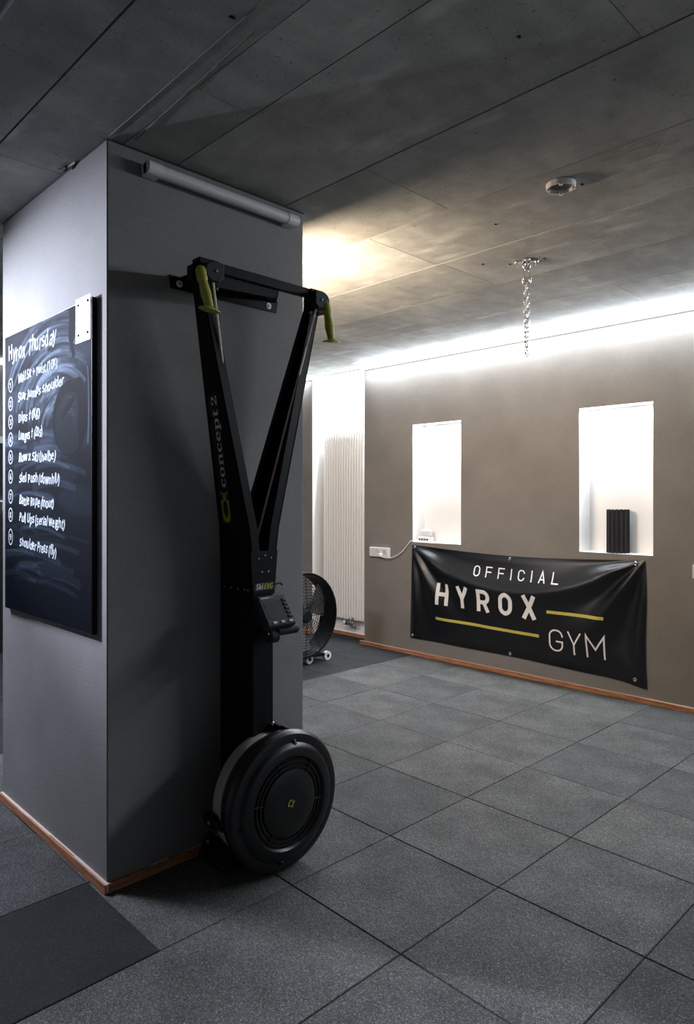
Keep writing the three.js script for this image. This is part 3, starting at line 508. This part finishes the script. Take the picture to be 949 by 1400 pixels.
    const word = (s, x0, x1, y, ht, wd, lw) => { const ws = [...s].map((c) => (c === 'I' ? lw * 1.2 : c === 'M' ? wd * 1.15 : wd)), tot = ws.reduce((a, b) => a + b), gp = ((x1 - x0) * P - tot) / (s.length - 1); let px = x0 * P; [...s].forEach((c, i) => { L(c, px, y * P, ws[i], ht * P, lw); px += ws[i] + gp; }); };
    word('OFFICIAL', 0.645, 1.375, 0.100, 0.088, 58, 10); word('HYROX', 0.292, 1.21, 0.288, 0.182, 122, 34); word('GYM', 1.30, 1.705, 0.520, 0.162, 112, 12);
    x.fillStyle = '#c9bd56'; x.fillRect(1.285 * P, 0.385 * P, 0.418 * P, 0.023 * P); x.fillRect(0.283 * P, 0.578 * P, 0.94 * P, 0.024 * P);
    // hem seams
    x.strokeStyle = '#1a1d21'; x.lineWidth = 3; x.strokeRect(38, 34, w - 76, h - 68);
  });
  const NU = 150, NV = 70, pos = [], uv = [], idx = [];
  for (let j = 0; j <= NV; j++) for (let i = 0; i <= NU; i++) { const p = surf(i / NU, j / NV); pos.push(p.x, p.y, p.z); uv.push(i / NU, 1 - j / NV); }
  for (let j = 0; j < NV; j++) for (let i = 0; i < NU; i++) { const a = j * (NU + 1) + i, b = a + NU + 1; idx.push(a, b, a + 1, b, b + 1, a + 1); }
  const g = new THREE.BufferGeometry(); g.setAttribute('position', new THREE.Float32BufferAttribute(pos, 3)); g.setAttribute('uv', new THREE.Float32BufferAttribute(uv, 2)); g.setIndex(idx); g.computeVertexNormals();
  part('sheet', g, mat(0xffffff, 0.36, 0, { map, side: THREE.DoubleSide }), t);
  for (const [u, v] of [[0.018, 0.022], [0.488, 0.03], [0.972, 0.026], [0.018, 0.965], [0.492, 0.972], [0.968, 0.945]]) {
    const p = surf(u, v); part('grommet', [new THREE.TorusGeometry(0.0095, 0.0042, 8, 20).translate(p.x, p.y, p.z + 0.002)], M.steel, t);
    part('screw', bolt([p.x, p.y, p.z - 0.001], [0, 0, 1], 0.006, 0.005), M.zinc, t);
  }
}
// ------------------------------------------------------------------ things in and by the niches
{
  const t = thing('router', 'small white box-shaped router standing in the left wall niche', 'router', [-3.712, NY0, ZF - 0.085]);
  part('base', rbox(0.125, 0.045, 0.07, 0.008, 0, 0.0225, 0), M.plastic, t);
  part('top_cover', rbox(0.108, 0.062, 0.045, 0.02, 0.006, 0.074, -0.006), mat(0xd2d0cd, 0.5), t);
  for (let k = 0; k < 4; k++) part('port', box(-0.048 + k * 0.027, -0.028 + k * 0.027, 0.014, 0.028, 0.0345, 0.0358), M.anthracite, t);
  const s = thing('socket_strip', 'white wall socket strip with a plugged-in cable left of the banner', 'socket', [-4.152, 0.851, ZF]);
  part('plate', rbox(0.23, 0.084, 0.03, 0.006, 0, 0, 0.015), M.plastic, s);
  part('socket', lathe([[0.027, 0.0], [0.027, 0.003], [0.024, 0.003], [0.022, -0.0], [0.0001, -0.0]], 'z', 28).translate(0.072, 0.0, 0.0305), mat(0xc6c6c3, 0.4), s);
  for (const y of [0.008, -0.008]) part('pin_hole', bar([0.072, y, 0.03], [0.072, y, 0.0318], 0.003, 10), M.blackMatt, s);
  part('socket', lathe([[0.027, 0.0], [0.027, 0.003], [0.024, 0.003], [0.022, -0.0], [0.0001, -0.0]], 'z', 28).translate(0.0, 0.0, 0.0305), mat(0xd0d0cd, 0.4), s);
  const c = thing('power_cable', 'thin white cable hanging from the wall socket up to the router', 'cable', [0, 0, 0]);
  part('plug', rbox(0.034, 0.03, 0.026, 0.008, -4.12, 0.828, ZF + 0.0445), M.plastic, c);
  part('wire', tube([[-4.12, 0.826, ZF + 0.056], [-4.07, 0.81, ZF + 0.05], [-3.99, 0.815, ZF + 0.035], [-3.9, 0.86, ZF + 0.025], [-3.84, 0.92, ZF + 0.015], [-3.80, 0.964, ZF + 0.008], [-3.772, 0.968, ZF - 0.02], [-3.755, 0.972, ZF - 0.07]], 0.0032, 70, 8), M.plastic, c);
  const r = thing('foam_roller', 'black ridged foam roller standing upright in the right wall niche', 'foam roller', [-2.045, NY0, ZF - 0.083]);
  const core = bar([0, 0.003, 0], [0, 0.292, 0], 0.067, 40); part('core', core, mat(0x1b1d20, 0.8), r);
  const foam = mat(0x26282b, 0.88, 0, { bumpMap: rubberBump, bumpScale: 0.003 });
  for (let k = 0; k < 15; k++) { const a = k / 15 * Math.PI * 2, g = rbox(0.011, 0.295, k % 3 ? 0.021 : 0.012, 0.004, 0.0685, 0.1475, 0); g.rotateY(a); part('ridge', g, foam, r); }
  const sw = thing('wall_socket', 'white wall socket at the right edge of the picture beside the banner', 'socket', [-1.495, 0.876, ZF]);
  part('plate', rbox(0.082, 0.082, 0.012, 0.004, 0, 0, 0.006), M.plastic, sw); part('insert', lathe([[0.022, 0.002], [0.022, 0.0], [0.0001, 0.0]], 'z', 28).translate(0, 0, 0.0122), mat(0xc6c6c3, 0.4), sw);
}
// ------------------------------------------------------------------ radiator in the recess
{
  const t = thing('radiator', 'tall white tubular radiator in the bright wall recess', 'radiator', [-4.73, 0.17, ZR + 0.07]);
  const n = 16, x0 = -0.27, pitch = 0.0345;
  const fin = rbox(0.0255, 1.79, 0.03, 0.011, 0, 0.9, 0.012);
  for (let k = 0; k < n; k++) { const m = shadow(new THREE.Mesh(fin, M.rad)); m.name = 'tube'; m.position.x = x0 + k * pitch; t.add(m); }
  part('header', box(x0, x0 + (n - 1) * pitch, 1.74, 1.79, -0.03, 0), M.rad, t); part('header', box(x0, x0 + (n - 1) * pitch, 0.0, 0.05, -0.03, 0), M.rad, t);
  for (const x of [0.06, 0.4]) part('wall_bracket', box(x0 + x, x0 + x + 0.03, 1.5, 1.54, -0.068, -0.02), M.rad, t);
  const v = part('valve', [rbox(0.09, 0.035, 0.035, 0.008, 0.09, -0.03, 0.02), bar([0.075, -0.05, 0.02], [0.075, 0.03, 0.02], 0.009, 12), bar([0.115, -0.05, 0.02], [0.115, 0.03, 0.02], 0.009, 12)], M.zinc, t);
  part('knob', bar([0.045, -0.03, 0.02], [0.0, -0.03, 0.024], 0.019, 20), M.plastic, v); part('collar', bar([0.05, -0.03, 0.02], [0.034, -0.03, 0.02], 0.021, 20), M.blackMatt, v);
  const p = thing('heating_pipe', 'thin white heating pipe running up left of the radiator', 'pipe', [-5.035, 0, ZR + 0.03]);
  part('pipe', bar([0, 0.01, 0], [0, 1.98, 0], 0.009, 12), M.rad, p);
  for (const y of [0.5, 1.2, 1.87]) part('clip', bar([0, y, -0.03], [0, y, 0.012], 0.011, 10), mat(0xbdbab5, 0.5), p);
}
// ------------------------------------------------------------------ drum fan behind the pillar
{
  const t = thing('drum_fan', 'black round floor fan with small white wheels half hidden behind the pillar', 'fan', [-4.19, 0, -3.59]);
  const Y = 0.40, R = 0.335, TX = (g) => g.translate(0, Y, 0), ring = (r, x, w) => { const g = new THREE.TorusGeometry(r, w, 6, 56); g.rotateY(Math.PI / 2); return TX(g.translate(x, 0, 0)); };
  part('drum', [TX(lathe([[R, -0.09], [R + 0.006, -0.095], [R + 0.008, -0.08], [R + 0.008, 0.075], [R + 0.004, 0.09], [R - 0.012, 0.085], [R - 0.012, -0.085], [R, -0.09]], 'x', 64))], mat(0x0c0e10, 0.28, 0.2), t);
  const cage = []; for (let k = 1; k <= 12; k++) cage.push(ring(0.05 + k * 0.0228, 0.088 + 0.02 * Math.cos(k / 12 * 1.5), 0.0022));
  for (let k = 0; k < 12; k++) { const a = k / 12 * Math.PI * 2; cage.push(TX(bar([0.108, 0.05 * Math.cos(a), 0.05 * Math.sin(a)], [0.088, 0.322 * Math.cos(a), 0.322 * Math.sin(a)], 0.0024, 6))); }
  part('front_guard', cage, mat(0x17191b, 0.25, 0.7), t);
  const cb = []; for (let k = 1; k <= 12; k++) cb.push(ring(0.05 + k * 0.0228, -0.09, 0.0022)); part('rear_guard', cb, mat(0x2a2c2e, 0.25, 0.8), t);
  part('hub', TX(lathe([[0.0001, 0.115], [0.045, 0.112], [0.055, 0.1], [0.06, 0.02], [0.06, -0.11], [0.0001, -0.12]].reverse(), 'x', 32)), M.black, t);
  for (let k = 0; k < 3; k++) {
    const g = new THREE.PlaneGeometry(0.23, 0.2, 8, 8), p = g.attributes.position;
    for (let i = 0; i < p.count; i++) { const u = p.getX(i) / 0.23 + 0.5, v = p.getY(i) / 0.2, r = 0.06 + u * 0.24, a = v * (0.75 + 0.35 * u); p.setXYZ(i, 0.03 * Math.sin(v * 2.4) - 0.0, r * Math.cos(a), r * Math.sin(a)); }
    g.computeVertexNormals(); g.rotateX(k * 2.094 + 0.9); part('blade', TX(g), mat(0xa6a8a8, 0.35, 0.8, { side: THREE.DoubleSide }), t);
  }
  for (const z of [-0.12, -0.29]) { }
  part('stand', [tube([[0.02, 0.045, -0.30], [0.0, 0.05, -0.1], [0.0, 0.05, 0.1], [0.02, 0.045, 0.30]], 0.012, 24, 10), cbox(-0.14, 0.04, 0.04, 0.06, -0.27, -0.23, 0.003), cbox(-0.14, 0.04, 0.04, 0.06, 0.23, 0.27, 0.003), cbox(-0.03, 0.03, 0.05, 0.075, -0.12, 0.12, 0.004), bar([-0.13, 0.05, -0.25], [-0.13, 0.05, 0.25], 0.012, 10)], M.blackMetal, t);
  for (const z of [-0.085, -0.285, 0.085, 0.285]) { const w = part('wheel', bar([0.012, 0.036, z], [0.042, 0.036, z], 0.036, 24), mat(0xdcdad5, 0.5), t); part('hub_cap', bar([0.042, 0.036, z], [0.046, 0.036, z], 0.014, 16), M.blackMatt, w); }
}
// ------------------------------------------------------------------ chain and detector base on the ceiling
{
  const t = thing('hanging_chain', 'steel chain with hooks hanging from a bracket on the concrete ceiling', 'chain', [-1.868, H, -3.133], 0.6);
  const brk = part('ceiling_bracket', [cbox(-0.06, 0.06, -0.009, -0.002, -0.018, 0.018, 0.002), cbox(-0.018, 0.018, -0.009, -0.002, -0.05, 0.05, 0.002), tube([[-0.016, -0.009, 0], [-0.016, -0.03, 0], [0, -0.045, 0], [0.016, -0.03, 0], [0.016, -0.009, 0]], 0.0048, 24, 8)], M.steel, t);
  for (const [x, z] of [[-0.048, 0], [0.048, 0], [0, 0.04], [0, -0.04]]) part('bolt', bar([x, -0.009, z], [x, -0.026, z], 0.0075, 6), M.steel, brk);
  const oval = (len, wid, r, y, turn) => { const a = len / 2 - wid / 2, pts = []; for (let k = 0; k < 16; k++) { const q = k / 16 * Math.PI * 2; pts.push([Math.cos(q) * wid / 2, Math.sin(q) * wid / 2 + (Math.sin(q) > 0 ? a : -a), 0]); } const g = tube(pts, r, 40, 8, true); g.rotateY(turn); return g.translate(0, y, 0); };
  part('carabiner', oval(0.066, 0.032, 0.004, -0.074, 0.5), M.steel, t);
  part('shackle', tube([[-0.021, -0.092, 0], [-0.016, -0.112, 0], [0, -0.122, 0], [0.016, -0.112, 0], [0.021, -0.092, 0]], 0.0045, 24, 8), M.steel, t);
  for (let k = 0; k < 13; k++) part('link', oval(0.038, 0.025, 0.0036, -0.133 - k * 0.0245, k % 2 ? 0.35 : 0.35 + Math.PI / 2), M.steel, t);
  part('snap_hook', [oval(0.042, 0.026, 0.004, -0.456, 0.9), oval(0.03, 0.02, 0.0034, -0.474, 2.3)], M.zinc, t);
  const d = thing('detector_base', 'round white smoke detector base ring on the concrete ceiling', 'detector base', [-1.318, H - 0.002, -2.461]);
  const ring = lathe([[0.046, -0.004], [0.053, -0.004], [0.056, 0], [0.056, -0.0], [0.054, -0.017], [0.052, -0.019], [0.048, -0.019], [0.046, -0.017], [0.046, -0.004]], 'y', 48);
  part('ring', ring, mat(0xdcdad6, 0.45, 0, { side: THREE.DoubleSide }), d);
  part('plate', bar([0, -0.004, 0], [0, 0, 0], 0.047, 40), mat(0x6d6d69, 0.7), d);
  for (const a of [0.5, 2.05, 3.7, 5.2]) { const g = rbox(0.014, 0.012, 0.012, 0.003, 0.046, -0.018, 0); g.rotateY(a); part('clip', g, M.plastic, d); }
}
// ------------------------------------------------------------------ small things
{
  const p = thing('conduit_pipe', 'grey conduit pipe under the ceiling at the upper left corner', 'pipe', [0, H - 0.03, -0.575]);
  part('pipe', bar([XL + 0.02, 0, 0], [XR - 0.02, 0, 0], 0.0145, 16), mat(0x5b666c, 0.5), p);
  for (const x of [-5, -3.6, -2.4, -1.3, 0]) part('clip', cbox(x - 0.012, x + 0.012, -0.002, 0.027, -0.018, 0.018, 0.002), M.zinc, p);
  const k = thing('cable_stub', 'short cable end sticking out of the ceiling beside the pillar', 'cable', [-2.53, H, -1.04]);
  part('cable', tube([[0.07, -0.004, -0.012], [0.03, -0.008, -0.006], [0, -0.01, 0], [-0.02, -0.008, 0.014]], 0.004, 20, 8), M.paintLine, k); part('sleeve', bar([0.0, -0.01, 0.0], [0.018, -0.009, -0.003], 0.008, 10), M.blackMatt, k);
  const e = thing('equipment_board', 'black board with white lettering at the far left wall behind the pillar', 'board', [XL + 0.02, 0, -2.6]);
  part('panel', cbox(0, 0.06, 0.0, 1.80, -0.9, 0.9, 0.004), M.black, e); part('top_rail', cbox(-0.0, 0.08, 1.80, 1.86, -0.9, 0.9, 0.004), M.plastic, e);
  const at = canvasTex(256, 128, (x, w, h) => { x.fillStyle = '#101214'; x.fillRect(0, 0, w, h); x.font = 'bold 110px sans-serif'; x.fillStyle = '#e8e8e8'; x.fillText('AT', 60, 104); });
  part('lettering', quad([0.0605, 1.2, 0.70], [0.0605, 1.2, 0.42], [0.0605, 1.34, 0.42], [0.0605, 1.34, 0.70]), mat(0xffffff, 0.5, 0, { map: at }), e);
}
renderer.render(scene, camera);
